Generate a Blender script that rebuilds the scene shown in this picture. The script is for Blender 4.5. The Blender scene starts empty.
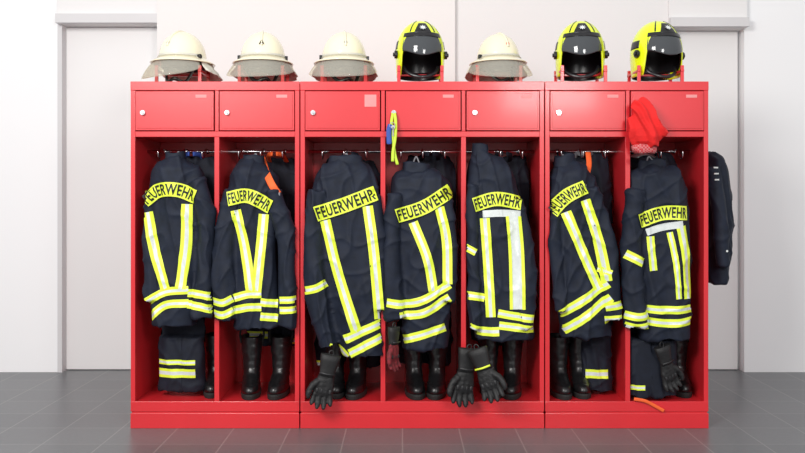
import bpy, bmesh, math, random
from mathutils import Vector, noise, Matrix
from mathutils.bvhtree import BVHTree
random.seed(4)
SC = bpy.context.scene
COL = SC.collection
F = 841.5; D = 4.5; ZC = 1.219
def W(px, py, y=0.0):
    s = (D + y) / F
    return Vector(((px - 402.5) * s, y, ZC - (py - 200) * s))
K = D / F   # metres per photo pixel on the locker front plane
FRZ = lambda py: W(0, py)[2]
FRX = lambda px: W(px, 0)[0]

# ---------------------------------------------------------------- materials
def mat(name, col, rough=0.5, metal=0.0, var=0.06, nscale=8.0, bump=0.0, bscale=60.0, sheen=0.0, coat=0.0):
    m = bpy.data.materials.new(name); m.use_nodes = True
    nt = m.node_tree; b = nt.nodes['Principled BSDF']
    tc = nt.nodes.new('ShaderNodeTexCoord')
    n = nt.nodes.new('ShaderNodeTexNoise'); n.inputs['Scale'].default_value = nscale; n.inputs['Detail'].default_value = 4
    nt.links.new(tc.outputs['Object'], n.inputs['Vector'])
    r = nt.nodes.new('ShaderNodeValToRGB')
    r.color_ramp.elements[0].position = 0.3; r.color_ramp.elements[1].position = 0.7
    r.color_ramp.elements[0].color = (*[max(0, c * (1 - var)) for c in col], 1)
    r.color_ramp.elements[1].color = (*[min(1, c * (1 + var)) for c in col], 1)
    nt.links.new(n.outputs['Fac'], r.inputs['Fac']); nt.links.new(r.outputs['Color'], b.inputs['Base Color'])
    b.inputs['Roughness'].default_value = rough; b.inputs['Metallic'].default_value = metal
    if sheen: b.inputs['Sheen Weight'].default_value = sheen
    if coat: b.inputs['Coat Weight'].default_value = coat; b.inputs['Coat Roughness'].default_value = 0.12
    if bump:
        n2 = nt.nodes.new('ShaderNodeTexNoise'); n2.inputs['Scale'].default_value = bscale; n2.inputs['Detail'].default_value = 3
        nt.links.new(tc.outputs['Object'], n2.inputs['Vector'])
        bp = nt.nodes.new('ShaderNodeBump'); bp.inputs['Strength'].default_value = bump; bp.inputs['Distance'].default_value = 0.01
        nt.links.new(n2.outputs['Fac'], bp.inputs['Height']); nt.links.new(bp.outputs['Normal'], b.inputs['Normal'])
    return m
M = {}
M['red'] = mat('red_powder_coat', (0.62, 0.020, 0.028), 0.34, var=0.05, nscale=3, bump=0.04, bscale=300, coat=0.25)
M['navy'] = mat('navy_aramid_cloth', (0.0060, 0.0100, 0.0225), 0.72, var=0.25, nscale=25, bump=0.10, bscale=240)
M['navy2'] = mat('dark_trouser_cloth', (0.0055, 0.008, 0.017), 0.75, var=0.25, nscale=25, bump=0.12, bscale=240)
for k in ('navy', 'navy2'): M[k].node_tree.nodes['Principled BSDF'].inputs['Specular IOR Level'].default_value = 0.35
M['yel'] = mat('fluorescent_yellow_tape', (0.76, 0.90, 0.055), 0.5, var=0.04, nscale=40)
M['sil'] = mat('silver_reflective_tape', (0.66, 0.70, 0.69), 0.3, var=0.06, nscale=50)
M['black'] = mat('black_lettering', (0.008, 0.008, 0.010), 0.6)
M['rubber'] = mat('black_boot_leather', (0.008, 0.008, 0.009), 0.30, var=0.2, nscale=30, bump=0.15, bscale=90)
M['sole'] = mat('boot_sole_rubber', (0.012, 0.012, 0.012), 0.8)
M['chrome'] = mat('chrome', (0.75, 0.76, 0.78), 0.2, metal=1.0)
M['cream'] = mat('cream_helmet_paint', (0.82, 0.76, 0.56), 0.18, var=0.03, coat=0.8)
M['neckc'] = mat('pale_neck_cloth', (0.58, 0.57, 0.50), 0.75, var=0.08)
M['hyel'] = mat('neon_yellow_helmet_paint', (0.76, 0.90, 0.008), 0.2, var=0.03, coat=0.8)
M['hblk'] = mat('black_helmet_plastic', (0.010, 0.010, 0.012), 0.3)
M['label'] = mat('paper_label', (0.70, 0.26, 0.26), 0.6)
M['orange'] = mat('orange_webbing', (0.85, 0.12, 0.02), 0.7)
M['capred'] = mat('red_cap_fabric', (0.72, 0.012, 0.012), 0.85, bump=0.3, bscale=110, var=.12)
M['blue'] = mat('blue_strap', (0.03, 0.08, 0.35), 0.7)
M['limestrap'] = mat('lime_lanyard', (0.55, 0.75, 0.05), 0.7)
M['grey'] = mat('grey_webbing', (0.20, 0.20, 0.22), 0.7)
M['glove'] = mat('black_glove_leather', (0.007, 0.007, 0.008), 0.6, var=0.25, nscale=40, bump=0.2, bscale=120)
M['pad'] = mat('black_glove_pad', (0.016, 0.016, 0.018), 0.45)
M['glovered'] = mat('red_glove_knit', (0.16, 0.012, 0.018), 0.8, var=0.5, nscale=60)
M['wall'] = mat('white_plaster_wall', (0.77, 0.745, 0.735), 0.9, var=0.012, nscale=1.2, bump=0.05, bscale=120)
M['wallb'] = mat('pale_plaster_wall', (0.76, 0.745, 0.745), 0.9, var=0.012, nscale=1.2, bump=0.05, bscale=120)
M['doorw'] = mat('white_door_paint', (0.80, 0.79, 0.79), 0.6, var=0.01, nscale=1)
M['white'] = mat('bright_white_panel', (0.86, 0.86, 0.87), 0.7, var=0.01, nscale=1)
M['frame'] = mat('grey_door_frame', (0.62, 0.61, 0.62), 0.6, var=0.02, nscale=2)
def glassmat(name, tint, fac):
    m = bpy.data.materials.new(name); m.use_nodes = True; nt = m.node_tree
    for n in list(nt.nodes): nt.nodes.remove(n)
    o = nt.nodes.new('ShaderNodeOutputMaterial'); mx = nt.nodes.new('ShaderNodeMixShader')
    t = nt.nodes.new('ShaderNodeBsdfTransparent'); g = nt.nodes.new('ShaderNodeBsdfPrincipled')
    t.inputs['Color'].default_value = (*tint, 1); g.inputs['Base Color'].default_value = (*[c * 0.8 for c in tint], 1)
    g.inputs['Roughness'].default_value = 0.05; mx.inputs['Fac'].default_value = fac
    nt.links.new(t.outputs[0], mx.inputs[1]); nt.links.new(g.outputs[0], mx.inputs[2]); nt.links.new(mx.outputs[0], o.inputs[0])
    return m
M['clear'] = glassmat('clear_visor', (0.90, 0.88, 0.80), 0.26)
M['smoke'] = glassmat('smoked_visor', (0.10, 0.11, 0.12), 0.75)
def checker():
    m = bpy.data.materials.new('red_white_check_cloth'); m.use_nodes = True; nt = m.node_tree; b = nt.nodes['Principled BSDF']
    tc = nt.nodes.new('ShaderNodeTexCoord'); c = nt.nodes.new('ShaderNodeTexChecker'); c.inputs['Scale'].default_value = 110
    c.inputs['Color1'].default_value = (0.5, 0.02, 0.03, 1); c.inputs['Color2'].default_value = (0.58, 0.20, 0.20, 1)
    nt.links.new(tc.outputs['Object'], c.inputs['Vector']); nt.links.new(c.outputs['Color'], b.inputs['Base Color'])
    b.inputs['Roughness'].default_value = 0.8
    return m
M['check'] = checker()
def floormat():
    m = bpy.data.materials.new('grey_floor_tiles'); m.use_nodes = True; nt = m.node_tree; b = nt.nodes['Principled BSDF']
    tc = nt.nodes.new('ShaderNodeTexCoord'); br = nt.nodes.new('ShaderNodeTexBrick')
    br.offset = 0.0; br.squash = 1.0
    br.inputs['Scale'].default_value = 1.0; br.inputs['Brick Width'].default_value = 0.30; br.inputs['Row Height'].default_value = 0.30
    br.inputs['Mortar Size'].default_value = 0.004; br.inputs['Mortar Smooth'].default_value = 0.3
    br.inputs['Color1'].default_value = (0.125, 0.130, 0.138, 1); br.inputs['Color2'].default_value = (0.142, 0.146, 0.154, 1)
    br.inputs['Mortar'].default_value = (0.23, 0.23, 0.23, 1)
    n = nt.nodes.new('ShaderNodeTexNoise'); n.inputs['Scale'].default_value = 40; n.inputs['Detail'].default_value = 6
    mx = nt.nodes.new('ShaderNodeMixRGB'); mx.blend_type = 'MULTIPLY'; mx.inputs[0].default_value = 0.25
    nt.links.new(tc.outputs['Object'], br.inputs['Vector']); nt.links.new(tc.outputs['Object'], n.inputs['Vector'])
    nt.links.new(br.outputs['Color'], mx.inputs[1]); nt.links.new(n.outputs['Fac'], mx.inputs[2])
    nt.links.new(mx.outputs[0], b.inputs['Base Color']); b.inputs['Roughness'].default_value = 0.34
    return m
M['floor'] = floormat()

# ---------------------------------------------------------------- mesh helpers
class MB:
    def __init__(s): s.v = []; s.f = []; s.m = []
    def add(s, vs, fs, mi=0):
        o = len(s.v); s.v += [Vector(v) for v in vs]; s.f += [tuple(i + o for i in f) for f in fs]; s.m += [mi] * len(fs); return s
    def box(s, x0, x1, y0, y1, z0, z1, mi=0):
        vs = [(x, y, z) for x in (x0, x1) for y in (y0, y1) for z in (z0, z1)]
        return s.add(vs, [(0, 1, 3, 2), (4, 6, 7, 5), (0, 4, 5, 1), (2, 3, 7, 6), (0, 2, 6, 4), (1, 5, 7, 3)], mi)
    def loft(s, rings, cap=True, mi=0, closed=True):
        n = len(rings[0]); vs = [v for r in rings for v in r]; fs = []
        for i in range(len(rings) - 1):
            for j in range(n if closed else n - 1):
                a = i * n + j; b = i * n + (j + 1) % n
                fs.append((a, b, b + n, a + n))
        if cap:
            fs.append(tuple(range(n - 1, -1, -1))); fs.append(tuple((len(rings) - 1) * n + j for j in range(n)))
        return s.add(vs, fs, mi)
    def tube(s, pts, rad, n=12, mi=0, flat=1.0, cap=True, closed_path=False, up=Vector((0, 1, 0)), round_end=False):
        pts = [Vector(p) for p in pts]
        if not isinstance(rad, (list, tuple)): rad = [rad] * len(pts)
        rings = []
        N = len(pts)
        for i, p in enumerate(pts):
            if closed_path: t = pts[(i + 1) % N] - pts[i - 1]
            else: t = pts[min(i + 1, N - 1)] - pts[max(i - 1, 0)]
            t.normalize(); a = up - t * up.dot(t)
            if a.length < 0.05: a = Vector((1, 0, 0)) - t * t.x
            a.normalize(); b = t.cross(a)
            r = rad[i]
            rings.append([p + a * (math.sin(q) * r * flat) + b * (math.cos(q) * r) for q in [2 * math.pi * k / n for k in range(n)]])
        if round_end and not closed_path:
            def endr(ring, p, dirv, r):
                out = []
                for k in (0.5, 0.85):
                    out.append([p + (v - p) * math.cos(k * math.pi / 2) + dirv * r * math.sin(k * math.pi / 2) for v in ring])
                return out
            d0 = (pts[0] - pts[1]).normalized(); d1 = (pts[-1] - pts[-2]).normalized()
            st = endr(rings[0], pts[0], d0, rad[0] * flat); en = endr(rings[-1], pts[-1], d1, rad[-1] * flat)
            rings = st[::-1] + rings + en
        if closed_path:
            rings.append(rings[0]); return s.loft(rings, cap=False, mi=mi)
        return s.loft(rings, cap=cap, mi=mi)
    def cyl(s, c, r, h, axis='z', n=20, mi=0):
        c = Vector(c); d = {'x': Vector((1, 0, 0)), 'y': Vector((0, 1, 0)), 'z': Vector((0, 0, 1))}[axis]
        return s.tube([c - d * h / 2, c + d * h / 2], r, n=n, mi=mi)

def mesh_from(name, mb, mats, smooth=False, fixn=True):
    me = bpy.data.meshes.new(name); me.from_pydata([tuple(v) for v in mb.v], [], mb.f)
    for m in mats: me.materials.append(M[m])
    for p, i in zip(me.polygons, mb.m): p.material_index = i
    if fixn:
        bm = bmesh.new(); bm.from_mesh(me); bmesh.ops.recalc_face_normals(bm, faces=bm.faces); bm.to_mesh(me); bm.free()
    if smooth:
        for p in me.polygons: p.use_smooth = True
    me.update(); return me
def root(name, loc, label, cat, group=None, rot=(0, 0, 0)):
    o = bpy.data.objects.new(name, None); o.location = loc; o.rotation_euler = rot; o.empty_display_size = 0.1
    COL.objects.link(o); o['label'] = label; o['category'] = cat
    if group: o['group'] = group
    return o
def part(name, par, mb, mats, smooth=False, bevel=0, label=None, origin=None, solid=0, auto=None):
    if isinstance(mats, str): mats = [mats]
    if origin is not None:
        o = Vector(origin); mb.v = [v - o for v in mb.v]
    me = mesh_from(name, mb, mats, smooth)
    ob = bpy.data.objects.new(name, me); COL.objects.link(ob)
    if par is not None: ob.parent = par
    if solid:
        md = ob.modifiers.new('solid', 'SOLIDIFY'); md.thickness = solid; md.offset = -1
    if bevel:
        md = ob.modifiers.new('bevel', 'BEVEL'); md.width = bevel; md.segments = 2; md.limit_method = 'ANGLE'
    if label: ob['label'] = label
    return ob
def struct(name, mb, mats, bevel=0):
    ob = part(name, None, mb, mats, bevel=bevel); ob['kind'] = 'structure'; return ob
def copytree(o, loc):
    n = o.copy(); COL.objects.link(n); n.location = loc
    for c in o.children:
        c2 = c.copy(); COL.objects.link(c2); c2.parent = n
        for g in c.children:
            g2 = g.copy(); COL.objects.link(g2); g2.parent = c2
    return n
def cat(pts, n):
    pts = [Vector(p) for p in pts]
    if len(pts) == 2: return [pts[0].lerp(pts[1], i / (n - 1)) for i in range(n)]
    P = [pts[0] * 2 - pts[1]] + pts + [pts[-1] * 2 - pts[-2]]; out = []
    segs = len(pts) - 1
    for i in range(n):
        u = i / (n - 1) * segs; k = min(int(u), segs - 1); t = u - k
        a, b, c, d = P[k:k + 4]
        out.append(0.5 * ((2 * b) + (c - a) * t + (2 * a - 5 * b + 4 * c - d) * t * t + (3 * b - a - 3 * c + d) * t ** 3))
    return out
def fuse(mb, voxel, smooth=3):
    me = mesh_from('tmp', mb, [], False)
    ob = bpy.data.objects.new('tmp', me); COL.objects.link(ob)
    r = ob.modifiers.new('r', 'REMESH'); r.mode = 'VOXEL'; r.voxel_size = voxel
    if smooth:
        s = ob.modifiers.new('s', 'SMOOTH'); s.factor = 0.5; s.iterations = smooth
    dg = bpy.context.evaluated_depsgraph_get(); dg.update()
    m2 = bpy.data.meshes.new_from_object(ob.evaluated_get(dg))
    out = MB(); out.v = [v.co.copy() for v in m2.vertices]; out.f = [tuple(p.vertices) for p in m2.polygons]; out.m = [0] * len(out.f)
    nor = [v.normal.copy() for v in m2.vertices]
    bpy.data.objects.remove(ob); bpy.data.meshes.remove(m2); bpy.data.meshes.remove(me)
    return out, nor
def wrinkle(mb, nor, seed, amp=1.0, slant=0.5, clampx=None, zmin=None, clampback=None):
    for i, v in enumerate(mb.v):
        x, y, z = v
        f = noise.noise(Vector((x * 12 + z * 1.6 * slant + seed, y * 6, z * 1.7))) * 0.020
        a = noise.noise(Vector(((x + z * slant * .45) * 11 + seed * 2, y * 5 + seed, z * 2.6)))
        f += (max(0.0, 1 - abs(a) * 3.4) ** 2 - 0.25) * 0.010
        a = noise.noise(Vector(((x - z * slant * 1.3) * 7 + seed * 5, y * 4 - seed, (z + x * slant) * 6)))
        f += (max(0.0, 1 - abs(a) * 3.8) ** 2 - 0.25) * 0.0075
        v += nor[i] * f * amp
        if clampback is not None and v.y > clampback: v.y = clampback
        if clampx and v.y > -0.012:
            v.x = min(max(v.x, clampx[0]), clampx[1])
        if zmin is not None and v.z < zmin: v.z = zmin

# ---------------------------------------------------------------- room
YW = 1.43
def WX(px, y): return W(px, 0, y)[0]
def WZ(py, y): return W(0, py, y)[2]
fl = MB().box(-6, 6, -7, 2.4, -0.1, 0.0); struct('floor', fl, 'floor')
struct('wall_back', MB().box(WX(157, YW - .05), WX(455, YW - .05), YW - 0.05, 2.0, 0, 3.4), 'wall')
struct('wall_rear', MB().box(WX(455, YW - .05), WX(668, YW), YW, 2.0, 0, 3.4), 'wallb')
XL = WX(62, 1.5); XR = WX(742, 1.5)
struct('trim_1', MB().box(XL, WX(157, YW - .05), YW - 0.02, 2.0, WZ(24, YW), 3.4), 'wallb')
struct('trim_2', MB().box(WX(668, YW), XR, YW - 0.02, 2.0, WZ(28, YW), 3.4), 'wallb')
struct('trim_3', MB().box(XL, WX(157, YW - .05), YW - 0.05, YW - 0.02, WZ(24, YW), WZ(15, YW)), 'frame')
struct('trim_4', MB().box(WX(668, YW), XR, YW - 0.06, YW - 0.02, WZ(28, YW), WZ(19, YW)), 'frame')
struct('door_1', MB().box(XL + .02, WX(157, YW), 1.53, 1.6, 0.006, WZ(24, YW) - .004), 'doorw')
struct('trim_6', MB().box(XL - .012, XL + .02, 1.45, 1.6, 0, WZ(24, YW)), 'frame')
struct('wall_left', MB().box(-6, XL - .012, 1.46, 1.9, 0, 3.4), 'white')
struct('door_2', MB().box(WX(676, YW), XR - .02, 1.53, 1.6, 0.006, WZ(28, YW) - .004), 'doorw')
struct('trim_5', MB().box(WX(668, YW), WX(676, YW), 1.44, 1.6, 0, WZ(28, YW)), 'frame')
struct('wall_right', MB().box(XR, 6, 1.46, 1.9, 0, 3.4), 'white')

# ---------------------------------------------------------------- lockers
DEP = 0.50
ZF = 0.139                     # compartment floor height
ZTOP = FRZ(82)
units = [(131, 299.5, [217]), (300.5, 544, [383, 463.5]), (545, 708, [627.5])]
T = 0.016
comps = []
def helmet_holder(par, cx, org):
    mb = MB(); z0 = ZTOP; z1 = ZTOP + 0.105
    for dx in (-0.118, 0.118):
        for y in (0.10, 0.30):
            mb.box(cx + dx - .009, cx + dx + .009, y - .006, y + .006, z0, z1)
        mb.box(cx + dx - .009, cx + dx + .009, 0.09, 0.31, z0 + .07, z0 + .082)
    mb.box(cx - .118, cx + .118, .262, .278, z0 + .07, z0 + .08)
    mb.box(cx - .13, cx + .13, .08, .32, z0, z0 + .004)
    part('helmet_holder', par, mb, 'red', bevel=.002, origin=org)
HX = [183, 264, 345, 420, 497, 580, 655]
hi = 0
for ui, (a, b, divs) in enumerate(units):
    x0, x1 = FRX(a), FRX(b); org = Vector(((x0 + x1) / 2, DEP / 2, 0))
    n = len(divs) + 1
    R = root('locker', org, ['two-compartment open red metal locker with small upper doors', 'three-compartment open red metal locker with small upper doors', 'two-compartment open red metal locker beside a hanging dark jacket'][ui], 'locker', 'red fire station lockers')
    zs = FRZ(137)
    body = MB()
    body.box(x0, x0 + T, 0.0, DEP, ZF - .05, ZTOP); body.box(x1 - T, x1, 0.0, DEP, ZF - .05, ZTOP)
    body.box(x0 + T, x1 - T, DEP - .01, DEP, ZF - .05, ZTOP)
    body.box(x0 + T, x1 - T, 0.0, DEP - .01, ZTOP - .02, ZTOP)
    body.box(x0 + T, x1 - T, 0.0, DEP - .01, ZF - .05, ZF)
    body.box(x0 - .001, x1 + .001, -0.008, 0.02, FRZ(90.5), ZTOP + .002)
    body.box(x0, x0 + .024, -0.006, 0.014, ZF - .05, FRZ(90.5)); body.box(x1 - .024, x1, -0.006, 0.014, ZF - .05, FRZ(90.5))
    body.box(x0, x1, -0.007, 0.012, ZF - .05, ZF + .004)
    part('carcass', R, body, 'red', bevel=.002, origin=org)
    pl = MB().box(x0 + .004, x1 - .004, -0.002, DEP - .01, 0, ZF - .05)
    pl.box(x0, x1, -0.010, -0.002, 0.0, ZF - .058)
    part('plinth', R, pl, 'red', bevel=.002, origin=org)
    sh = MB().box(x0 + T, x1 - T, 0.0, DEP - .01, zs, zs + .018); sh.box(x0 + .024, x1 - .024, -.006, .012, zs, zs + .030)
    part('shelf', R, sh, 'red', bevel=.002, origin=org)
    edges = [a] + divs + [b]
    for d in divs:
        xd = FRX(d); dv = MB().box(xd - T / 2, xd + T / 2, 0.012, DEP - .01, ZF, ZTOP - .02)
        dv.box(xd - .013, xd + .013, -.006, .012, ZF + .004, zs - .0005); dv.box(xd - .010, xd + .010, -.006, .012, zs + .031, FRZ(90.5) - .0005)
        part('divider', R, dv, 'red', bevel=.002, origin=org)
    rl = MB().tube([(x0 + T, .24, FRZ(149)), (x1 - T, .24, FRZ(149))], .009, n=12)
    part('coat_rail', R, rl, 'chrome', smooth=True, origin=org)
    for k in range(n):
        xl = FRX(edges[k]) + (.024 if k == 0 else .013); xr = FRX(edges[k + 1]) - (.024 if k == n - 1 else .013)
        comps.append((xl, xr))
        dr = MB().box(xl + .003, xr - .003, -.012, .006, FRZ(130.5), FRZ(91.5))
        dr.box(xl + .012, xr - .012, -.0145, -.012, FRZ(128.5), FRZ(93.5))
        dd = part('locker_door', R, dr, 'red', bevel=.0025, origin=org)
        lx = xl + .045; lz = FRZ(113)
        lk = MB().cyl((lx, -.020, lz), .013, .014, 'y', 20); lk.cyl((lx, -.030, lz), .007, .008, 'y', 14)
        lk.box(lx - .0015, lx + .0015, -.040, -.030, lz - .008, lz + .008)
        part('lock', dd, lk, 'chrome', origin=org, label='small chrome cylinder lock')
        big = ui == 1 and k == 0
        lb = MB().box(xr - (.085 if big else .098), xr - (.022 if big else .040), -.0157, -.0145, FRZ(107 if big else 98), FRZ(95))
        part('name_label', dd, lb, 'label', origin=org, label='faded pale name sticker')
        xm = (xl + xr) / 2
        for q in (-.12, 0, .12):
            hz = FRZ(149)
            hk = MB().tube(cat([(xm + q, .24, hz + .011), (xm + q, .19, hz + .008), (xm + q, .15, hz - .03), (xm + q, .125, hz - .045), (xm + q, .105, hz - .035), (xm + q, .10, hz - .01)], 16), .0042, n=8, round_end=True)
            hk.cyl((xm + q, .24, hz), .014, .012, 'x', 14)
            part('coat_hook', R, hk, 'chrome', smooth=True, origin=org)
        helmet_holder(R, W(HX[hi], 0, .2)[0], org); hi += 1

# ---------------------------------------------------------------- coats
def superring(cx, cy, z, hw, hd, n=56, p=2.4, tilt=0.0):
    out = []
    for k in range(n):
        t = 2 * math.pi * k / n; c, s_ = math.cos(t), math.sin(t)
        x = hw * math.copysign(abs(c) ** (2 / p), c); y = hd * math.copysign(abs(s_) ** (2 / p), s_)
        out.append(Vector((cx + x, cy + y, z + tilt * x)))
    return out
def coat(i, rows, sleeves, stripes, panel, label, yc=0.05, seed=0, name='firefighter_coat', cloth='navy', clampx=None):
    mb = MB(); rr = cat([(r[0], r[1], r[2]) for r in rows], 30); N = len(rr); rings = []
    for k, (py, xl, xr) in enumerate(rr):
        a = W(xl, py, 0); b = W(xr, py, 0); t = k / (N - 1)
        hd = 0.045 + 0.05 * min(1, t * 4) + 0.01 * t
        rings.append(superring((a.x + b.x) / 2, yc, a.z, (b.x - a.x) / 2, hd))
    mb.loft(rings)
    for s in sleeves:
        pts = cat([(W(p[0], p[1])[0], p[3] if len(p) > 3 else -.026, W(p[0], p[1])[2]) for p in s], 18)
        rd = [v[0] * K for v in cat([(p[2], 0, 0) for p in s], 18)]
        mb.tube(pts, rd, n=20, flat=0.95)
    m, nor = fuse(mb, 0.0068, 3)
    cx = comps[i] if i is not None else clampx
    wrinkle(m, nor, seed * 7.3 + 1.7, 1.0, 0.5 if seed % 2 else -0.5, (cx[0] + .006, cx[1] - .006) if cx else None, ZF + .01, yc + .105)
    zs_ = [v.z for v in m.v]; top = rr[0]
    orgp = Vector((W((top[1] + top[2]) / 2, 0)[0], yc, min(zs_)))
    bvh = BVHTree.FromPolygons(m.v, m.f)
    def sy(x, z, default=None):
        h = bvh.ray_cast(Vector((x, -1, z)), Vector((0, 1, 0)), 1.5)
        return h[0].y if h[0] is not None else default
    R = root(name, orgp, label, 'coat', 'firefighter coats hanging in the lockers')
    part('coat_shell', R, m, cloth, smooth=True, origin=orgp)
    a = W(rr[0][1], rr[0][0]); b = W(rr[0][2], rr[0][0]); cxm = (a.x + b.x) / 2; hw = (b.x - a.x) / 2 * 0.85 + .01
    co = MB(); rg = []
    for k in range(7):
        t = k / 6; rg.append([v + Vector((0, noise.noise(v * 20 + Vector((seed, 0, 0))) * .008, noise.noise(v * 12) * .02 * t)) for v in superring(cxm, yc, a.z - .03 + .06 * t, hw * (1.12 - .12 * t), .052 - .004 * t, n=40)])
    rg2 = [[Vector((cxm, yc, v.z)) + Vector((v.x - cxm, v.y - yc, 0)) * .86 for v in r] for r in rg[::-1]]
    co.loft(rg + rg2[:5], cap=False)
    part('collar', R, co, cloth, smooth=True, origin=orgp)
    zt = a.z + .02
    hz = FRZ(149) - .035
    lp = MB().tube(cat([(cxm - .02, yc + .03, zt), (cxm - .012, yc + .05, (zt + hz) / 2), (cxm, yc + .06, max(hz, zt + .02)), (cxm + .012, yc + .05, (zt + hz) / 2), (cxm + .02, yc + .03, zt)], 20), .004, n=8, flat=.5)
    part('hanging_loop', R, lp, 'grey', smooth=True, origin=orgp)
    def ribbon(pts, width, nm, off=.0035, plain=None, lab=None):
        P = [(W(p[0], p[1])[0], 0, W(p[0], p[1])[2]) for p in pts]
        L = sum((Vector(P[k + 1]) - Vector(P[k])).length for k in range(len(P) - 1))
        n = max(4, int(L / .006)); C = cat(P, n)
        cols = [-.5, -.34, -.17, 0, .17, .34, .5] if plain is None else [-.5 + k / 12 for k in range(13)]
        w = width * K; grid = {}; rb = MB()
        for q, c in enumerate(C):
            t = C[min(q + 1, n - 1)] - C[max(q - 1, 0)]; t.normalize(); nn = Vector((-t.z, 0, t.x))
            for j, u in enumerate(cols):
                p = c + nn * (u * w); y = sy(p.x, p.z)
                if y is not None:
                    grid[(q, j)] = len(rb.v); rb.v.append(Vector((p.x, y - off, p.z)))
        for q in range(n - 1):
            for j in range(len(cols) - 1):
                ids = [(q, j), (q + 1, j), (q + 1, j + 1), (q, j + 1)]
                if all(k in grid for k in ids):
                    ys = [rb.v[grid[k]].y for k in ids]
                    if max(ys) - min(ys) < .08:
                        rb.f.append(tuple(grid[k] for k in ids)); rb.m.append(1 if (plain is None and j in (2, 3)) else 0)
        if rb.f:
            return part(nm, R, rb, ['yel', 'sil'] if plain is None else [plain], smooth=True, origin=orgp, label=lab)
    for s in stripes:
        ribbon(s[0], s[1], 'reflective_stripe', off=.004 + (s[3] if len(s) > 3 else 0), plain=s[2] if len(s) > 2 else None)
    if panel:
        pts, h = panel
        ribbon(pts, h + 1.4, 'name_panel', off=.0065, plain='black')
        pn2 = ribbon(pts, h, 'lettered_panel', off=.0085, plain='yel', lab='fluorescent yellow back panel reading FEUERWEHR')
        cu = bpy.data.curves.new('t', 'FONT'); cu.body = 'FEUERWEHR'; cu.size = 1; cu.resolution_u = 3; cu.offset = 0.026; cu.space_character = 1.10
        to = bpy.data.objects.new('t', cu); COL.objects.link(to)
        dg = bpy.context.evaluated_depsgraph_get(); dg.update()
        me = bpy.data.meshes.new_from_object(to.evaluated_get(dg))
        bm = bmesh.new(); bm.from_mesh(me); bmesh.ops.triangulate(bm, faces=bm.faces)
        xs = [v.co.x for v in bm.verts]; ys = [v.co.y for v in bm.verts]; x0, x1, y0, y1 = min(xs), max(xs), min(ys), max(ys)
        for _ in range(3):
            ee = [e for e in bm.edges if e.calc_length() > .14]
            if ee: bmesh.ops.subdivide_edges(bm, edges=ee, cuts=1); bmesh.ops.triangulate(bm, faces=bm.faces)
        C = cat([(W(p[0], p[1])[0], 0, W(p[0], p[1])[2]) for p in pts], 60)
        vs = []
        for v in bm.verts:
            u = .02 + .96 * (v.co.x - x0) / (x1 - x0); q = u * 59; k = min(int(q), 58); c = C[k].lerp(C[k + 1], q - k)
            t = (C[k + 1] - C[k]).normalized(); nn = Vector((-t.z, 0, t.x))
            p = c + nn * (((v.co.y - y0) / (y1 - y0) - .5) * h * .78 * K)
            vs.append(Vector((p.x, (sy(p.x, p.z, yc - .08)) - .0105, p.z)))
        lt = MB().add(vs, [tuple(v.index for v in f.verts) for f in bm.faces]); bm.free()
        bpy.data.objects.remove(to); bpy.data.meshes.remove(me)
        part('lettering', pn2, lt, 'black', origin=orgp, label='black lettering FEUERWEHR')
    return R

coat(0, [(158, 164, 182), (165, 155, 192), (176, 149, 200), (210, 147, 204), (250, 148, 203), (290, 150, 200), (326, 152, 194)],
     [[(197, 180, 9), (207, 215, 10), (207, 260, 10), (205, 300, 10), (204, 317, 10)], [(152, 190, 6), (150, 240, 7), (153, 300, 7)]],
     [([(150, 212), (156, 245), (168, 288)], 10), ([(189, 204), (188, 245), (183, 288)], 10.5),
      ([(149, 301), (168, 291), (191, 289)], 8), ([(151, 317), (168, 304), (191, 302)], 8), ([(190, 292), (203, 293), (217, 296)], 8), ([(190, 303), (203, 305), (217, 309)], 8)],
     ([(147, 201), (160, 191), (180, 190), (198, 197)], 14), 'navy firefighter coat with yellow stripes above folded trousers', seed=1)
coat(1, [(160, 242, 262), (167, 233, 271), (179, 227, 278), (210, 225, 279), (250, 227, 276), (290, 231, 279), (328, 233, 283)],
     [[(233, 188, 8), (227, 230, 10), (225, 270, 11), (225, 300, 11), (226, 319, 11)], [(275, 190, 8), (286, 235, 9), (288, 280, 9), (287, 326, 9)]],
     [([(238, 210), (247, 250), (253, 290)], 10), ([(265, 214), (262, 250), (258, 290)], 10),
      ([(214, 300), (226, 301), (235, 297)], 7.5), ([(214, 312), (226, 313), (236, 309)], 7.5), ([(236, 297), (250, 293), (263, 293)], 8), ([(236, 309), (250, 306), (263, 306)], 8),
      ([(262, 301), (279, 303)], 8), ([(262, 315), (279, 317)], 8), ([(281, 299), (297, 298)], 7), ([(281, 309), (297, 308)], 7)],
     ([(230, 199), (250, 196), (272, 207)], 14), 'navy firefighter coat with converging yellow back stripes', seed=2)
coat(2, [(160, 328, 362), (167, 318, 373), (184, 311, 380), (220, 311, 382), (260, 315, 383), (300, 323, 385), (335, 333, 387), (356, 342, 387)],
     [[(318, 190, 9), (313, 235, 10), (316, 280, 11), (322, 320, 11), (329, 346, 10)], [(374, 195, 6), (379, 250, 7), (382, 310, 7)]],
     [([(326, 220), (338, 270), (357, 330)], 10.5), ([(368, 206), (374, 250), (380, 318)], 10.5),
      ([(345, 338), (368, 328), (389, 319)], 9), ([(350, 352), (370, 342), (389, 333)], 9), ([(304, 290), (317, 287), (327, 282)], 8), ([(330, 345), (340, 349), (348, 356)], 8)],
     ([(317, 214), (345, 205), (376, 193)], 15), 'broad navy firefighter coat with one cuff lowered beside a glove', seed=3)
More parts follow.
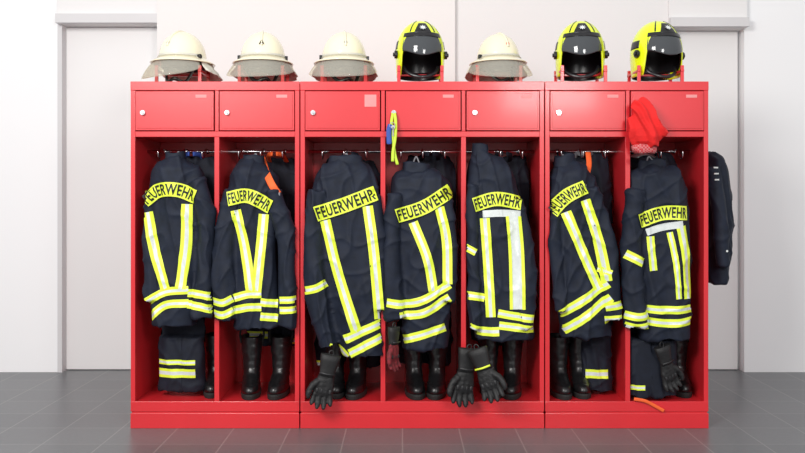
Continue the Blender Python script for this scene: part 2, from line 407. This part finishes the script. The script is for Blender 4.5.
coat(3, [(168, 403, 430), (174, 394, 443), (186, 390, 451), (220, 390, 453), (260, 394, 454), (300, 398, 451), (348, 402, 449)],
     [[(395, 194, 7), (392, 240, 8), (394, 280, 9), (396, 318, 10)], [(447, 200, 5), (450, 250, 6), (447, 300, 6)]],
     [([(413, 222), (427, 258), (433, 290)], 9.5), ([(439, 207), (446, 240), (447, 283)], 9.5),
      ([(387, 301), (405, 303), (425, 298), (449, 283)], 8.5), ([(400, 315), (425, 311), (449, 296)], 8.5), ([(403, 339), (422, 333), (445, 326)], 8.5)],
     ([(397, 216), (424, 207), (451, 190)], 14), 'navy firefighter coat with raised slanted lettering and yellow stripes', seed=4)
coat(4, [(150, 474, 488), (159, 471, 501), (176, 469, 515), (210, 469, 525), (250, 470, 530), (290, 473, 532), (339, 476, 533)],
     [[(474, 185, 6), (472, 240, 6), (473, 290, 7), (475, 328, 7)], [(517, 198, 7), (525, 250, 8), (527, 300, 8), (526, 327, 8)]],
     [([(484, 218), (487, 262), (490, 316)], 9.5), ([(512, 214), (515, 255), (516, 308)], 12, 'sil'), ([(506, 216), (509, 255), (510, 308)], 3, 'yel', .003), ([(518, 216), (521, 255), (522, 308)], 3, 'yel', .003),
      ([(464, 294), (474, 295), (484, 297)], 8), ([(464, 324), (480, 330), (498, 330)], 9), ([(497, 312), (515, 315), (535, 318)], 8), ([(498, 324), (515, 326), (535, 329)], 8), ([(464, 246), (475, 252)], 7),
      ([(482, 214), (500, 213), (519, 214)], 7, 'sil')],
     ([(473, 205), (495, 199), (520, 203)], 14), 'navy firefighter coat with silver and yellow stripes above hanging gloves', seed=5)
coat(5, [(161, 557, 576), (169, 551, 589), (184, 549, 598), (220, 550, 602), (260, 553, 606), (300, 557, 609), (337, 563, 612)],
     [[(590, 188, 8), (601, 230, 9), (608, 275, 10), (612, 320, 9)], [(555, 210, 5), (556, 260, 6), (560, 310, 6)]],
     [([(564, 212), (580, 250), (597, 288)], 10), ([(583, 200), (596, 240), (604, 280)], 9.5),
      ([(556, 315), (580, 300), (605, 282)], 9), ([(563, 330), (585, 314), (608, 296)], 9), ([(603, 306), (621, 303)], 8), ([(603, 319), (621, 317)], 8), ([(596, 268), (608, 272)], 6)],
     ([(550, 212), (565, 196), (583, 187)], 14), 'navy firefighter coat tilted with steep lettering and diagonal stripes', seed=6)
coat(6, [(165, 642, 668), (172, 632, 681), (186, 627, 690), (220, 627, 693), (260, 633, 693), (300, 638, 693), (339, 642, 692)],
     [[(634, 190, 9), (629, 235, 10), (630, 280, 11), (633, 326, 11)]],
     [([(678, 226), (684, 258), (687, 298)], 10), ([(667, 232), (673, 262), (676, 298)], 6), ([(648, 236), (649, 252), (651, 270)], 8),
      ([(621, 313), (634, 315), (646, 313)], 8), ([(622, 324), (634, 326), (646, 324)], 8), ([(645, 308), (668, 309), (692, 308)], 8), ([(645, 320), (668, 322), (692, 320)], 8), ([(622, 253), (640, 262)], 9),
      ([(644, 232), (660, 227), (680, 224)], 7, 'sil')],
     ([(636, 221), (660, 213), (685, 213)], 14), 'navy firefighter coat with level lettering beneath a red cap', seed=7)

# dark uniform jacket on the outside of the lockers
sx = FRX(708) + .022
jm = MB(); rr = cat([(152, 702, 712), (159, 701, 718), (176, 701, 724), (220, 702, 726), (282, 703, 722)], 24); rings = []
for k, (py, xl, xr) in enumerate(rr):
    a = W(xl, py, .33); b = W(xr, py, .33); rings.append(superring((a.x + b.x) / 2, .30, a.z, (b.x - a.x) / 2, .06 + .08 * min(1, k / 6)))
jm.loft(rings)
jm.tube(cat([tuple(W(713, 168, .19)), tuple(W(720, 215, .14)), tuple(W(723, 266, .14))], 14), [.050 - .001 * k for k in range(14)], n=18)
m, nor = fuse(jm, .008, 3); wrinkle(m, nor, 77, .8)
for v in m.v: v.x = max(v.x, sx - .012)
og = Vector((sx + .08, .3, min(v.z for v in m.v)))
J = root('uniform_jacket', og, 'dark navy uniform jacket hanging on the locker side', 'jacket')
bt = BVHTree.FromPolygons(m.v, m.f)
for pz in (168, 174, 180):
    c = W(712, pz, .2); h = bt.ray_cast(Vector((c.x, -1, c.z)), Vector((0, 1, 0)))
    if h[0]: part('sleeve_badge', J, MB().box(c.x - .012, c.x + .012, h[0].y - .004, h[0].y + .004, c.z - .004, c.z + .004), 'sil', origin=og, label='small silver rank bar')
c = W(720, 250, .2); h = bt.ray_cast(Vector((c.x, -1, c.z)), Vector((0, 1, 0)))
if h[0]: part('cuff_button', J, MB().cyl((c.x, h[0].y, c.z), .006, .008, 'y', 12), 'sil', origin=og)
part('jacket_shell', J, m, 'navy', smooth=True, origin=og)
hkk = MB().tube(cat([(sx - .022, .33, FRZ(148)), (sx + .03, .33, FRZ(148)), (sx + .05, .33, FRZ(144))], 10), .005, n=8)
part('hanging_loop', J, hkk, 'chrome', smooth=True, origin=og)

# ---------------------------------------------------------------- trousers
def trousers(i, cx, hw, top, hem, y, legs, seed, stripes, lab, strap='navy2', hd=.055, yh=None, zc=340):
    yh = y if yh is None else yh
    mb = MB(); rings = []
    for k, t in enumerate([0, .1, .3, .6, 1]):
        py = top + 75 * t; c = W(cx, py)
        rings.append(superring(c.x, y, c.z, hw * K * (.72 + .28 * min(1, t * 3)), hd * (.7 + .3 * min(1, t * 3)), n=40))
    mb.loft(rings)
    for l in legs:
        pts = cat([(W(l[0], top + 60)[0], y, W(0, top + 60)[2]), (W((l[0] + l[1]) / 2, 300)[0], y, W(0, 300)[2]), (W(l[1], 345)[0], yh, W(0, 345)[2]), (W(l[1], max(hem, 352))[0], yh, W(0, max(hem, 352))[2])], 20)
        mb.tube(pts, [l[2] * K] * 20, n=20, flat=hd / (l[2] * K))
    m, nor = fuse(mb, .0085, 3); c = comps[i]
    wrinkle(m, nor, seed * 3.1, 1.2, .4, (c[0] + .008, c[1] - .008), ZF + .008)
    zlim = FRZ(zc)
    for v in m.v: v.y = min(max(v.y, .172 if v.z > zlim else .0), DEP - .02)
    og = Vector((W(cx, 0)[0], y, min(v.z for v in m.v)))
    R = root('firefighter_trousers', og, lab, 'trousers', 'firefighter trousers hanging in the lockers')
    bv = BVHTree.FromPolygons(m.v, m.f)
    part('trouser_cloth', R, m, 'navy2', smooth=True, origin=og)
    for (xa, xb, py, w) in stripes:
        rb = MB(); g = {}
        n = 24
        for q in range(n):
            px = xa + (xb - xa) * q / (n - 1)
            for j, u in enumerate([-.5, -.2, 0, .2, .5]):
                p2 = W(px, py + u * w, yh - .05)
                h = bv.ray_cast(Vector((p2.x, -1, p2.z)), Vector((0, 1, 0)))
                if h[0]: g[(q, j)] = len(rb.v); rb.v.append(Vector((p2.x, h[0].y - .004, p2.z)))
        for q in range(n - 1):
            for j in range(4):
                ids = [(q, j), (q + 1, j), (q + 1, j + 1), (q, j + 1)]
                if all(k in g for k in ids): rb.f.append(tuple(g[k] for k in ids)); rb.m.append(1 if j in (1, 2) else 0)
        if rb.f: part('reflective_stripe', R, rb, ['yel', 'sil'], smooth=True, origin=og)
    for dx in (-.05, .05):
        a = W(cx, top + 3); zt = FRZ(149) - .03
        sp = MB().tube(cat([(a.x + dx, y - .01, a.z - .02), (a.x + dx * .8, .2, (a.z + zt) / 2 + .01), (a.x + dx * .4, .16, zt + .012), (a.x + dx * .2, .15, zt + .012)], 14), .013, n=8, flat=.2)
        part('suspender', R, sp, strap, smooth=True, origin=og)
trousers(0, 184, 30, 153, 396, .24, [(170, 167, 15), (188, 186, 13)], 1, [(150, 196, 373, 9), (150, 196, 362, 5)], 'dark firefighter trousers with yellow hem stripe on the locker floor', 'blue', yh=.14)
trousers(1, 270, 30, 154, 356, .33, [(250, 252, 17), (275, 280, 14)], 2, [(232, 268, 335, 7), (272, 300, 341, 6)], 'dark firefighter trousers hanging above a pair of boots', 'orange')
trousers(2, 348, 36, 155, 376, .35, [(330, 326, 17), (362, 364, 15)], 3, [(308, 326, 364, 7)], 'dark firefighter trousers behind a broad coat')
trousers(3, 432, 32, 152, 376, .35, [(415, 412, 16), (440, 442, 15)], 4, [], 'dark firefighter trousers behind a coat with a lanyard')
trousers(4, 508, 33, 154, 352, .35, [(490, 490, 15), (515, 514, 15)], 5, [], 'dark firefighter trousers hanging behind a silver striped coat')
trousers(5, 592, 34, 150, 398, .24, [(600, 601, 14), (612, 611, 10)], 6, [(586, 608, 374, 9)], 'dark firefighter trousers with yellow hem stripe beside boots', 'grey', yh=.18)
trousers(6, 658, 36, 154, 398, .24, [(645, 640, 18), (668, 664, 18)], 7, [(622, 644, 387, 5)], 'bulky dark firefighter trousers pushed down to the locker floor', yh=.07, hd=.07)

# ---------------------------------------------------------------- boots
def make_boot():
    R = root('firefighter_boot', (0, 0, 0), 'black leather firefighter boot standing on the locker floor', 'boot', 'firefighter boots standing in the lockers')
    def ring(z, yf, yb, hw, n=32):
        out = []
        for k in range(n):
            t = 2 * math.pi * k / n; c, s = math.cos(t), math.sin(t)
            yy = (yf + yb) / 2 + (yb - yf) / 2 * math.copysign(abs(s) ** .85, s)
            wf = 1 - .12 * max(0, -s) ** 2 + (.0 if yf > -.12 else -.10 * max(0, s) ** 2)
            out.append(Vector((hw * math.copysign(abs(c) ** .8, c) * wf, yy, z)))
        return out
    prof = [(.022, -.185, .08, .049), (.05, -.187, .08, .050), (.068, -.175, .078, .049), (.085, -.145, .076, .047), (.10, -.110, .074, .046), (.12, -.080, .072, .046), (.15, -.062, .07, .047), (.19, -.060, .072, .050), (.235, -.066, .078, .055), (.28, -.070, .082, .058), (.31, -.072, .084, .060), (.318, -.070, .082, .058), (.312, -.064, .076, .052), (.2, -.05, .06, .04)]
    pr = cat([p[:3] for p in prof], 60); hw = cat([(p[3], 0, 0) for p in prof], 60)
    mb = MB(); rings = []
    for k in range(60):
        z, yf, yb = pr[k]; r = ring(z, yf, yb, hw[k][0])
        for v in r:
            if .09 < z < .3: v.x += noise.noise(Vector((v.x * 20, v.y * 20, z * 45))) * .004; v.y += noise.noise(Vector((v.x * 20 + 9, v.y * 20, z * 45))) * .007
        rings.append(r)
    mb.loft(rings); part('boot_upper', R, mb, 'rubber', smooth=True)
    so = MB(); so.loft([ring(0, -.190, .086, .053), ring(.02, -.194, .088, .055), ring(.03, -.192, .086, .053)])
    part('sole', R, so, 'sole', smooth=False, bevel=.002)
    tc = MB(); tc.loft([[v for v in ring(z, -.187 + o - .003, .08, .051 + .002 * (z < .05))][17:32] for z, o in ((.03, 0), (.05, -.001), (.066, .012), (.078, .03))], cap=False, closed=False)
    part('toe_cap', R, tc, 'rubber', smooth=True, solid=.002)
    for sx_ in (-1, 1):
        tb = MB().tube(cat([(sx_ * .058, -.012, .28), (sx_ * .066, -.008, .325), (sx_ * .062, .005, .35), (sx_ * .066, .018, .325), (sx_ * .058, .022, .28)], 16), .005, n=8, flat=.5)
        part('pull_loop', R, tb, 'sole', smooth=True)
    return R
B0 = make_boot()
boots = [(211, .26, 4), (248, .22, 6), (278, .22, -5), (357, .22, -8), (334, .24, 5), (414, .22, 6), (438, .22, -6), (491, .24, 6), (515, .22, -10), (562, .22, 3), (583, .24, -2), (684, .27, -3)]
for k, (px, y, rz) in enumerate(boots):
    o = B0 if k == 0 else copytree(B0, (0, 0, 0))
    o.location = (W(px, 0, y - .12)[0], y, ZF + .0005); o.rotation_euler = (0, 0, math.radians(rz))

# ---------------------------------------------------------------- gloves
def glove(x, y, z, lab, rot=(0, 0, 0), flip=1, cuff='glove', body='glove', spread=1.0, s=1.0, yel=True):
    R = root('work_glove', (x, y, z), lab, 'glove', 'work gloves hanging on the lockers', rot)
    mb = MB()
    mb.loft([superring(flip * dx * s, 0, zz * s, a * s, b * s, n=28) for zz, a, b, dx in ((-.10, .040, .020, 0), (-.125, .044, .021, 0), (-.16, .050, .022, 0), (-.19, .050, .020, 0), (-.205, .044, .016, 0))])
    for k, (fx, L, ang) in enumerate(((-.037, .068, -.16), (-.013, .082, -.04), (.012, .080, .06), (.036, .062, .2))):
        a = ang * spread
        p0 = Vector((flip * fx, 0, -.185)); d = Vector((flip * math.sin(a), -.12, -math.cos(a))).normalized()
        p1 = p0 + d * L * .5; p2 = p1 + (d + Vector((0, -.30, 0))).normalized() * L * .28; p3 = p2 + (d + Vector((0, -.55, 0))).normalized() * L * .22
        mb.tube([p * s for p in cat([p0, p1, p2, p3], 9)], [.0135 * s] * 6 + [.013 * s, .012 * s, .010 * s], n=12, round_end=True)
    tp = [Vector((flip * -.035, -.004, -.135)), Vector((flip * -.062, -.012, -.165)), Vector((flip * -.072, -.018, -.20)), Vector((flip * -.070, -.02, -.218))]
    mb.tube([p * s for p in cat(tp, 9)], [.017 * s] * 3 + [.015 * s] * 3 + [.0135 * s, .0125 * s, .011 * s], n=12, round_end=True)
    m, nor = fuse(mb, .0042, 2)
    for k, v in enumerate(m.v): v += nor[k] * noise.noise(v * 60) * .0022
    part('glove_hand', R, m, body, smooth=True)
    cf = MB(); cf.loft([superring(noise.noise(Vector((zz * 30, 1, 1))) * .004, 0, zz * s, a * s, b * s, n=28) for zz, a, b in ((-.108, .041, .022), (-.09, .038, .021), (-.06, .043, .024), (-.03, .048, .026), (0, .052, .028), (.002, .046, .022), (-.05, .036, .018))])
    part('glove_cuff', R, cf, cuff, smooth=True)
    for fx in (-.033, -.011, .011, .033):
        kn = MB().tube([(flip * fx * s, -.017 * s, -.172 * s), (flip * fx * s, -.017 * s, -.187 * s)], .008 * s, n=10, flat=.6, round_end=True)
        part('knuckle_pad', R, kn, 'pad', smooth=True)
    st = MB().tube([(-.040 * s, -.022 * s, -.092 * s), (0, -.026 * s, -.094 * s), (.040 * s, -.022 * s, -.092 * s)], .005, n=8, flat=.5)
    part('wrist_strap', R, st, 'yel' if yel else 'pad', smooth=True)
    lp = MB().tube([(.012 * math.cos(q), 0, .008 + .016 * math.sin(q)) for q in [k / 14 * 2 * math.pi for k in range(14)]], .003, n=6, closed_path=True)
    part('hanging_loop', R, lp, 'pad', smooth=True)
    return R
p = W(331, 355, -.09); glove(p.x, p.y, p.z, 'black leather work glove hanging below a coat cuff', (0, .22, 0.2), 1, yel=False, s=1.05)
p = W(394, 327, -.09); glove(p.x, p.y, p.z, 'dark red and black knitted work glove on a locker edge', (0, .05, 1.0), 1, 'glove', 'glovered', s=.85, yel=False)
p = W(469, 349, -.07); glove(p.x, p.y, p.z, 'black work glove of a pair hung over a locker edge', (0, .16, .3), 1, s=1.12, yel=False)
p = W(477, 349, -.14); glove(p.x, p.y, p.z, 'black work glove tilted outward from its pair', (0, -.36, -.3), -1, s=1.05)
p = W(662, 346, -.03); glove(p.x, p.y, p.z, 'black work glove lying against bundled trousers', (0, -.28, .4), -1, s=.95, yel=False)

# ---------------------------------------------------------------- helmets
def hp(th, ph, ax, ay, az, sc=1.0, flare=0.0, drop=.2, tuck=.12):
    th = math.radians(th)
    if ph <= 90:
        q = math.radians(ph); r = math.sin(q); z = math.cos(q) * az * sc
    else:
        t = (ph - 90) / 90; r = 1 + flare * t - tuck * t * t; z = -t * drop
    return Vector((ax * sc * r * math.sin(th), -ay * sc * r * math.cos(th), z))
def shell(fn_max, A, sc=1.0, nt=72, npn=26, **kw):
    mb = MB(); n = nt; grid = []
    for j in range(1, npn + 1):
        grid.append([hp(360 * k / n, fn_max(360 * k / n) * j / npn, *A, sc=sc, **kw) for k in range(n)])
    mb.loft(grid, cap=False)
    c = len(mb.v); mb.v.append(Vector((0, 0, A[2] * sc)))
    for k in range(n): mb.f.append((c, k, (k + 1) % n)); mb.m.append(0)
    return mb
def patch(t0, t1, p0, p1, A, sc, nt=24, npn=12, mi=0, mb=None, shape=None, **kw):
    mb = mb or MB(); g = []
    for j in range(npn + 1):
        v = j / npn; row = []
        for k in range(nt + 1):
            u = k / nt; a0, a1, b0, b1 = t0, t1, p0, p1
            if shape: a0, a1, b0, b1 = shape(u, v)
            row.append(hp(a0 + (a1 - a0) * u, b0 + (b1 - b0) * v, *A, sc=sc, **kw))
        g.append(row)
    return mb.loft(g, cap=False, closed=False, mi=mi)
def sm(x, a, b):
    t = min(1, max(0, (x - a) / (b - a))); return t * t * (3 - 2 * t)
def adeg(t): return abs((t + 180) % 360 - 180)
def star(cx, cz, r, y, mb, n=8, r2=.5):
    vs = [Vector((cx, y, cz))]
    for k in range(2 * n):
        q = math.pi * k / n; rr_ = r if k % 2 == 0 else r * r2; vs.append(Vector((cx + rr_ * math.sin(q), y, cz + rr_ * math.cos(q))))
    mb.add(vs, [(0, 1 + k, 1 + (k + 1) % (2 * n)) for k in range(2 * n)])
def yhelmet(px, rz, lab):
    c = W(px, 0, .2); A = (.137, .154, .182)
    z = ZTOP + .185
    R = root('fire_helmet', (c.x, .2, z), lab, 'helmet', 'fire helmets on top of the lockers', (0, 0, math.radians(rz)))
    fm = lambda t: 64 + (150 - 64) * sm(adeg(t), 46, 66) - 12 * sm(adeg(t), 110, 160)
    part('helmet_shell', R, shell(fm, A), 'hyel', smooth=True, solid=.007)
    part('liner', R, shell(lambda t: 92 + 40 * sm(adeg(t), 50, 80), A, sc=.93), 'hblk', smooth=True, solid=.004)
    part('visor', R, patch(-64, 64, 58, 96, A, .985, shape=lambda u, v: (-58, 58, 58, 97 + 7 * math.cos((u - .5) * math.pi * 2)), drop=.2), 'smoke', smooth=True, solid=.003)
    part('brow_band', R, patch(-54, 54, 58, 66, A, 1.02), 'hblk', smooth=True, solid=.006)
    part('front_plate', R, patch(-20, 20, 34, 62, A, 1.022, shape=lambda u, v: (-14 - 10 * v, 14 + 10 * v, 34, 60)), 'hblk', smooth=True, solid=.006)
    em = MB(); cc = hp(0, 50, *A, sc=1.06); tmp = MB(); star(0, 0, .021, 0, tmp, 8, .45)
    rot = Matrix.Rotation(math.radians(-40), 3, 'X')
    em.add([rot @ v + cc for v in tmp.v], tmp.f); part('emblem', R, em, 'sil', label='small silver star emblem')
    for t in (-36, 36): part('vent_strip', R, patch(t - 2, t + 2, 16, 56, A, 1.012, nt=4, npn=14), 'hblk', smooth=True, solid=.003)
    for t in (-90, 90): part('side_vent', R, patch(t - 16, t + 16, 70, 84, A, 1.012, nt=8, npn=6), 'hblk', smooth=True, solid=.003)
    for s in (-1, 1):
        kb = MB().cyl((s * .139, -.035, -.012), .022, .016, 'x', 24); kb.cyl((s * .149, -.035, -.012), .011, .012, 'x', 16); part('visor_hinge', R, kb, 'hblk', bevel=.002)
    ch = MB().tube(cat([(-.100, -.03, -.075), (-.07, -.07, -.120), (0, -.095, -.142), (.07, -.07, -.120), (.100, -.03, -.075)], 24), .010, n=10, flat=.6)
    part('chin_strap', R, ch, 'hblk', smooth=True)
    nk = patch(110, 250, 125, 150, A, .97); part('neck_guard', R, nk, 'hblk', smooth=True, solid=.003)
def whelmet(px, rz, lab, kind=0, s=1.0):
    c = W(px, 0, .2); A = (.124 * s, .140 * s, .152 * s); z = ZTOP + .155
    R = root('fire_helmet', (c.x, .2, z), lab, 'helmet', 'fire helmets on top of the lockers', (0, 0, math.radians(rz)))
    part('helmet_shell', R, shell(lambda t: 105, A, flare=2.2, tuck=0, drop=.16), 'cream', smooth=True, solid=.005)
    rdg = MB(); pts = [hp(0, q, *A, sc=1.01) for q in range(70, -1, -7)] + [hp(180, q, *A, sc=1.01) for q in range(7, 71, 7)]
    rdg.tube(pts, .006, n=8, up=Vector((1, 0, 0))); part('crest', R, rdg, 'cream', smooth=True)
    part('liner', R, shell(lambda t: 116, A, sc=.9), 'hblk', smooth=True, solid=.004)
    part('visor', R, patch(-95, 70, 74, 128, A, 1.05, nt=36, shape=lambda u, v: (-98, 72, 88, 108 + 24 * math.sin(u * math.pi) ** .6), flare=2.2, tuck=1.8, drop=.28), 'clear', smooth=True, solid=.003, label='clear curved face visor')
    nk = patch(105, 255, 96, 150, A, 1.02, nt=36, shape=lambda u, v: (80, 258, 95, 116 + 12 * math.sin(u * math.pi) ** .6), flare=1.9, tuck=1.2, drop=.26)
    for v in nk.v: v += Vector((v.x, v.y, 0)).normalized() * noise.noise(v * 25 + Vector((px, 0, 0))) * .014
    part('neck_guard', R, nk, 'neckc', smooth=True, solid=.003)
    bnd = MB(); patch(-80, 80, 84, 89, A, 1.015, mb=bnd); part('trim_band', R, bnd, 'neckc', smooth=True, solid=.004)
    for q in (-1, 1):
        kb = MB().cyl((q * .130 * s, -.02, .004), .013, .016, 'x', 18); part('visor_hinge', R, kb, 'hblk', bevel=.002)
    ch = MB().tube(cat([(-.10, 0, -.02), (-.075, -.05, -.090), (-.03, -.09, -.135), (.02, -.095, -.12), (.06, -.05, -.135), (.10, 0, -.02)], 26), .010, n=10, flat=.5)
    part('chin_strap', R, ch, 'hblk', smooth=True)
    ch = MB().tube(cat([(-.09, -.03, -.03), (-.05, -.09, -.075), (0, -.105, -.065), (.05, -.09, -.08), (.09, -.03, -.03)], 20), .014, n=8, flat=.4)
    part('head_band', R, ch, 'hblk', smooth=True)
    cc = hp(0, 62, *A, sc=1.03)
    rot = Matrix.Rotation(math.radians(-28), 3, 'X'); tmp = MB()
    if kind == 1:
        for a, b in (((-.012, -.014), (0, .014)), ((.012, -.014), (0, .014)), ((-.007, -.004), (.007, -.004))):
            tmp.tube([(a[0], 0, a[1]), (b[0], 0, b[1])], .0028, n=6)
        mt = 'hblk'; lb = 'black letter A'
    elif kind == 2: star(0, 0, .013, 0, tmp, 8, .5); mt = 'capred'; lb = 'small red emblem'
    else: star(0, 0, .012, 0, tmp, 8, .6); mt = 'grey'; lb = 'small grey emblem'
    em = MB().add([rot @ v + cc for v in tmp.v], tmp.f); part('emblem', R, em, mt, label=lb)
whelmet(183, -24, 'cream fire helmet with clear visor turned aside on a holder')
whelmet(263, 6, 'cream fire helmet marked with a black letter A', 1)
whelmet(344, 8, 'cream fire helmet with clear visor and dangling chin strap', 0)
yhelmet(420, 6, 'neon yellow and black fire helmet facing forward')
whelmet(498, 20, 'cream fire helmet with a small red emblem', 2, .93)
yhelmet(580, -6, 'neon yellow and black fire helmet with smoked visor')
yhelmet(656, 14, 'neon yellow and black fire helmet turned slightly aside')

# ---------------------------------------------------------------- cap, lanyard, straps
p0 = W(641, 102, -.07)
mb = MB(); rings = []
for py, xl, xr, hd in ((100, 633, 638, .010), (105, 630, 643, .028), (112, 628, 649, .044), (120, 626, 656, .056), (130, 625, 661, .064), (138, 626, 661, .062), (144, 629, 656, .050), (147, 634, 650, .03)):
    a = W(xl, py); b = W(xr, py); rings.append(superring((a.x + b.x) / 2, -.085, a.z, (b.x - a.x) / 2, hd, n=36, p=2.0))
mb.loft(rings); m, nor = fuse(mb, .0045, 3)
for k, v in enumerate(m.v):
    v += nor[k] * ((max(0, 1 - abs(noise.noise(Vector((v.x * 16 + v.z * 9, v.y * 12, v.z * 8)))) * 2.6) - .4) * .024)
    v.y = min(v.y, -.022)
og = Vector((p0.x, -.07, min(v.z for v in m.v)))
R = root('fabric_cap', og, 'crumpled red fabric cap hanging over a locker door', 'cap')
part('cap_crown', R, m, 'capred', smooth=True, origin=og)
bl = MB(); a = W(644, 147, -.07)
bl.loft([superring(a.x + dx, -.07, a.z + dz, hw, hd, n=30) for dz, hw, hd, dx in ((.010, .060, .036, 0), (0, .066, .040, 0), (-.018, .064, .038, .002), (-.030, .050, .032, .006), (-.034, .03, .02, .008))])
for v in bl.v: v.z += noise.noise(v * 25) * .012; v.y = min(v.y, -.022)
part('cap_band', R, bl, 'check', smooth=True, origin=og, label='red and white patterned cap band')
pk = MB(); c = W(644, 152, -.1); g = []
for j in range(7):
    g.append([Vector((c.x + (u / 10 - .5) * .13 * (1 - .35 * (j / 6) ** 2), -.095 - .05 * j / 6 + .02 * abs(u / 10 - .5), c.z - .02 - .012 * (j / 6) + .03 * (1 - (2 * u / 10 - 1) ** 2) * .5)) for u in range(11)])
pk.loft(g, cap=False, closed=False); part('cap_peak', R, pk, 'hblk', smooth=True, solid=.004, origin=og)
lp = MB().tube(cat([tuple(W(636, 103, -.06)), tuple(W(635, 100, -.03)), tuple(W(637, 104, -.02))], 8), .003, n=6); part('cap_loop', R, lp, 'capred', smooth=True, origin=og)

lx = comps[3][0] + .045; lz = FRZ(113)
og = Vector((lx, -.045, FRZ(168)))
R = root('key_lanyard', og, 'lime and yellow lanyard with keys hanging from a door lock', 'lanyard')
s1 = MB().tube(cat([(lx - .004, -.034, lz - .004), (lx - .012, -.040, lz - .06), (lx - .004, -.045, FRZ(140)), (lx + .006, -.045, FRZ(155)), (lx + .02, -.045, FRZ(165))], 24), .008, n=8, flat=.3)
part('strap', R, s1, 'limestrap', smooth=True, origin=og)
s1 = MB().tube(cat([(lx + .004, -.036, lz - .004), (lx + .010, -.045, lz - .05), (lx + .008, -.052, FRZ(138)), (lx - .004, -.055, FRZ(152)), (lx - .006, -.055, FRZ(162))], 24), .008, n=8, flat=.3)
part('strap', R, s1, 'limestrap', smooth=True, origin=og)
s2 = MB().tube(cat([(lx - .018, -.052, FRZ(126)), (lx - .026, -.052, FRZ(132)), (lx - .024, -.052, FRZ(144))], 10), .014, n=10, flat=.4, round_end=True)
part('key_tag', R, s2, 'blue', smooth=True, origin=og, label='blue key tag')
s3 = MB().tube([(lx - .008 + .014 * math.cos(q), -.058, FRZ(126) + .014 * math.sin(q)) for q in [k / 16 * 2 * math.pi for k in range(16)]], .0018, n=6, closed_path=True)
s3.box(lx - .006, lx - .001, -.062, -.059, FRZ(137), FRZ(128)); s3.cyl((lx - .0035, -.0605, FRZ(128)), .010, .003, 'y', 14)
part('key', R, s3, 'chrome', origin=og)

def strap(pts, r, mt, lab, flat=.2, name='webbing_strap', n=30, up=Vector((0, 1, 0)), buckle=True):
    P = [W(*q) for q in pts]; og = Vector((P[0].x, P[0].y, min(q.z for q in P)))
    R = root(name, og, lab, 'strap')
    part('webbing', R, MB().tube(cat(P, n), r, n=10, flat=flat, up=up), mt, smooth=True, origin=og)
    if buckle:
        e = P[-1]; part('buckle', R, MB().box(e.x - .012, e.x + .012, e.y - .006, e.y + .006, e.z - .009, e.z + .009), 'grey', bevel=.003, origin=og)
strap([(262, 158, .155), (266, 172, .0), (272, 185, -.06), (278, 194, -.05)], .020, 'orange', 'orange webbing strap draped over a coat shoulder')
strap([(588, 152, .11), (589, 165, .06), (586, 178, .0), (584, 186, -.045)], .015, 'orange', 'orange and white webbing strap hanging from a hook')
strap([(664, 411, -.020), (655, 406, -.020), (645, 401, -.022), (634, 399, -.02)], .009, 'orange', 'orange strap dangling over the locker base', buckle=False)

# ---------------------------------------------------------------- lights, world, camera
w = bpy.data.worlds.new('World'); SC.world = w; w.use_nodes = True
bg = w.node_tree.nodes['Background']; bg.inputs[0].default_value = (0.985, 0.98, 0.99, 1); bg.inputs[1].default_value = 0.80
def area(loc, target, size, e, col=(1, 1, 1)):
    l = bpy.data.lights.new('added_area_light', 'AREA'); l.shape = 'RECTANGLE'; l.size = size[0]; l.size_y = size[1]; l.energy = e; l.color = col  # unseen area light added up front to give direction, not a ceiling fixture
    o = bpy.data.objects.new('added_area_light', l); o.location = loc; o.rotation_euler = (Vector(target) - Vector(loc)).to_track_quat('-Z', 'Y').to_euler(); COL.objects.link(o)
area((-2.2, -4.2, 3.3), (0.1, 0, 1.0), (1.6, 1.1), 205, (1, .98, .95))
area((1.6, -4.8, 2.6), (0.3, 0, 1.0), (1.0, 0.8), 75, (1, .99, .97))
cam = bpy.data.cameras.new('camera'); co = bpy.data.objects.new('camera', cam); COL.objects.link(co)
cam.lens = F / 805 * 36; cam.sensor_width = 36; cam.shift_y = -26.5 / 805
co.location = (0, -D, ZC); co.rotation_euler = (math.radians(90), 0, 0)
SC.camera = co
SC.view_settings.view_transform = 'Standard'
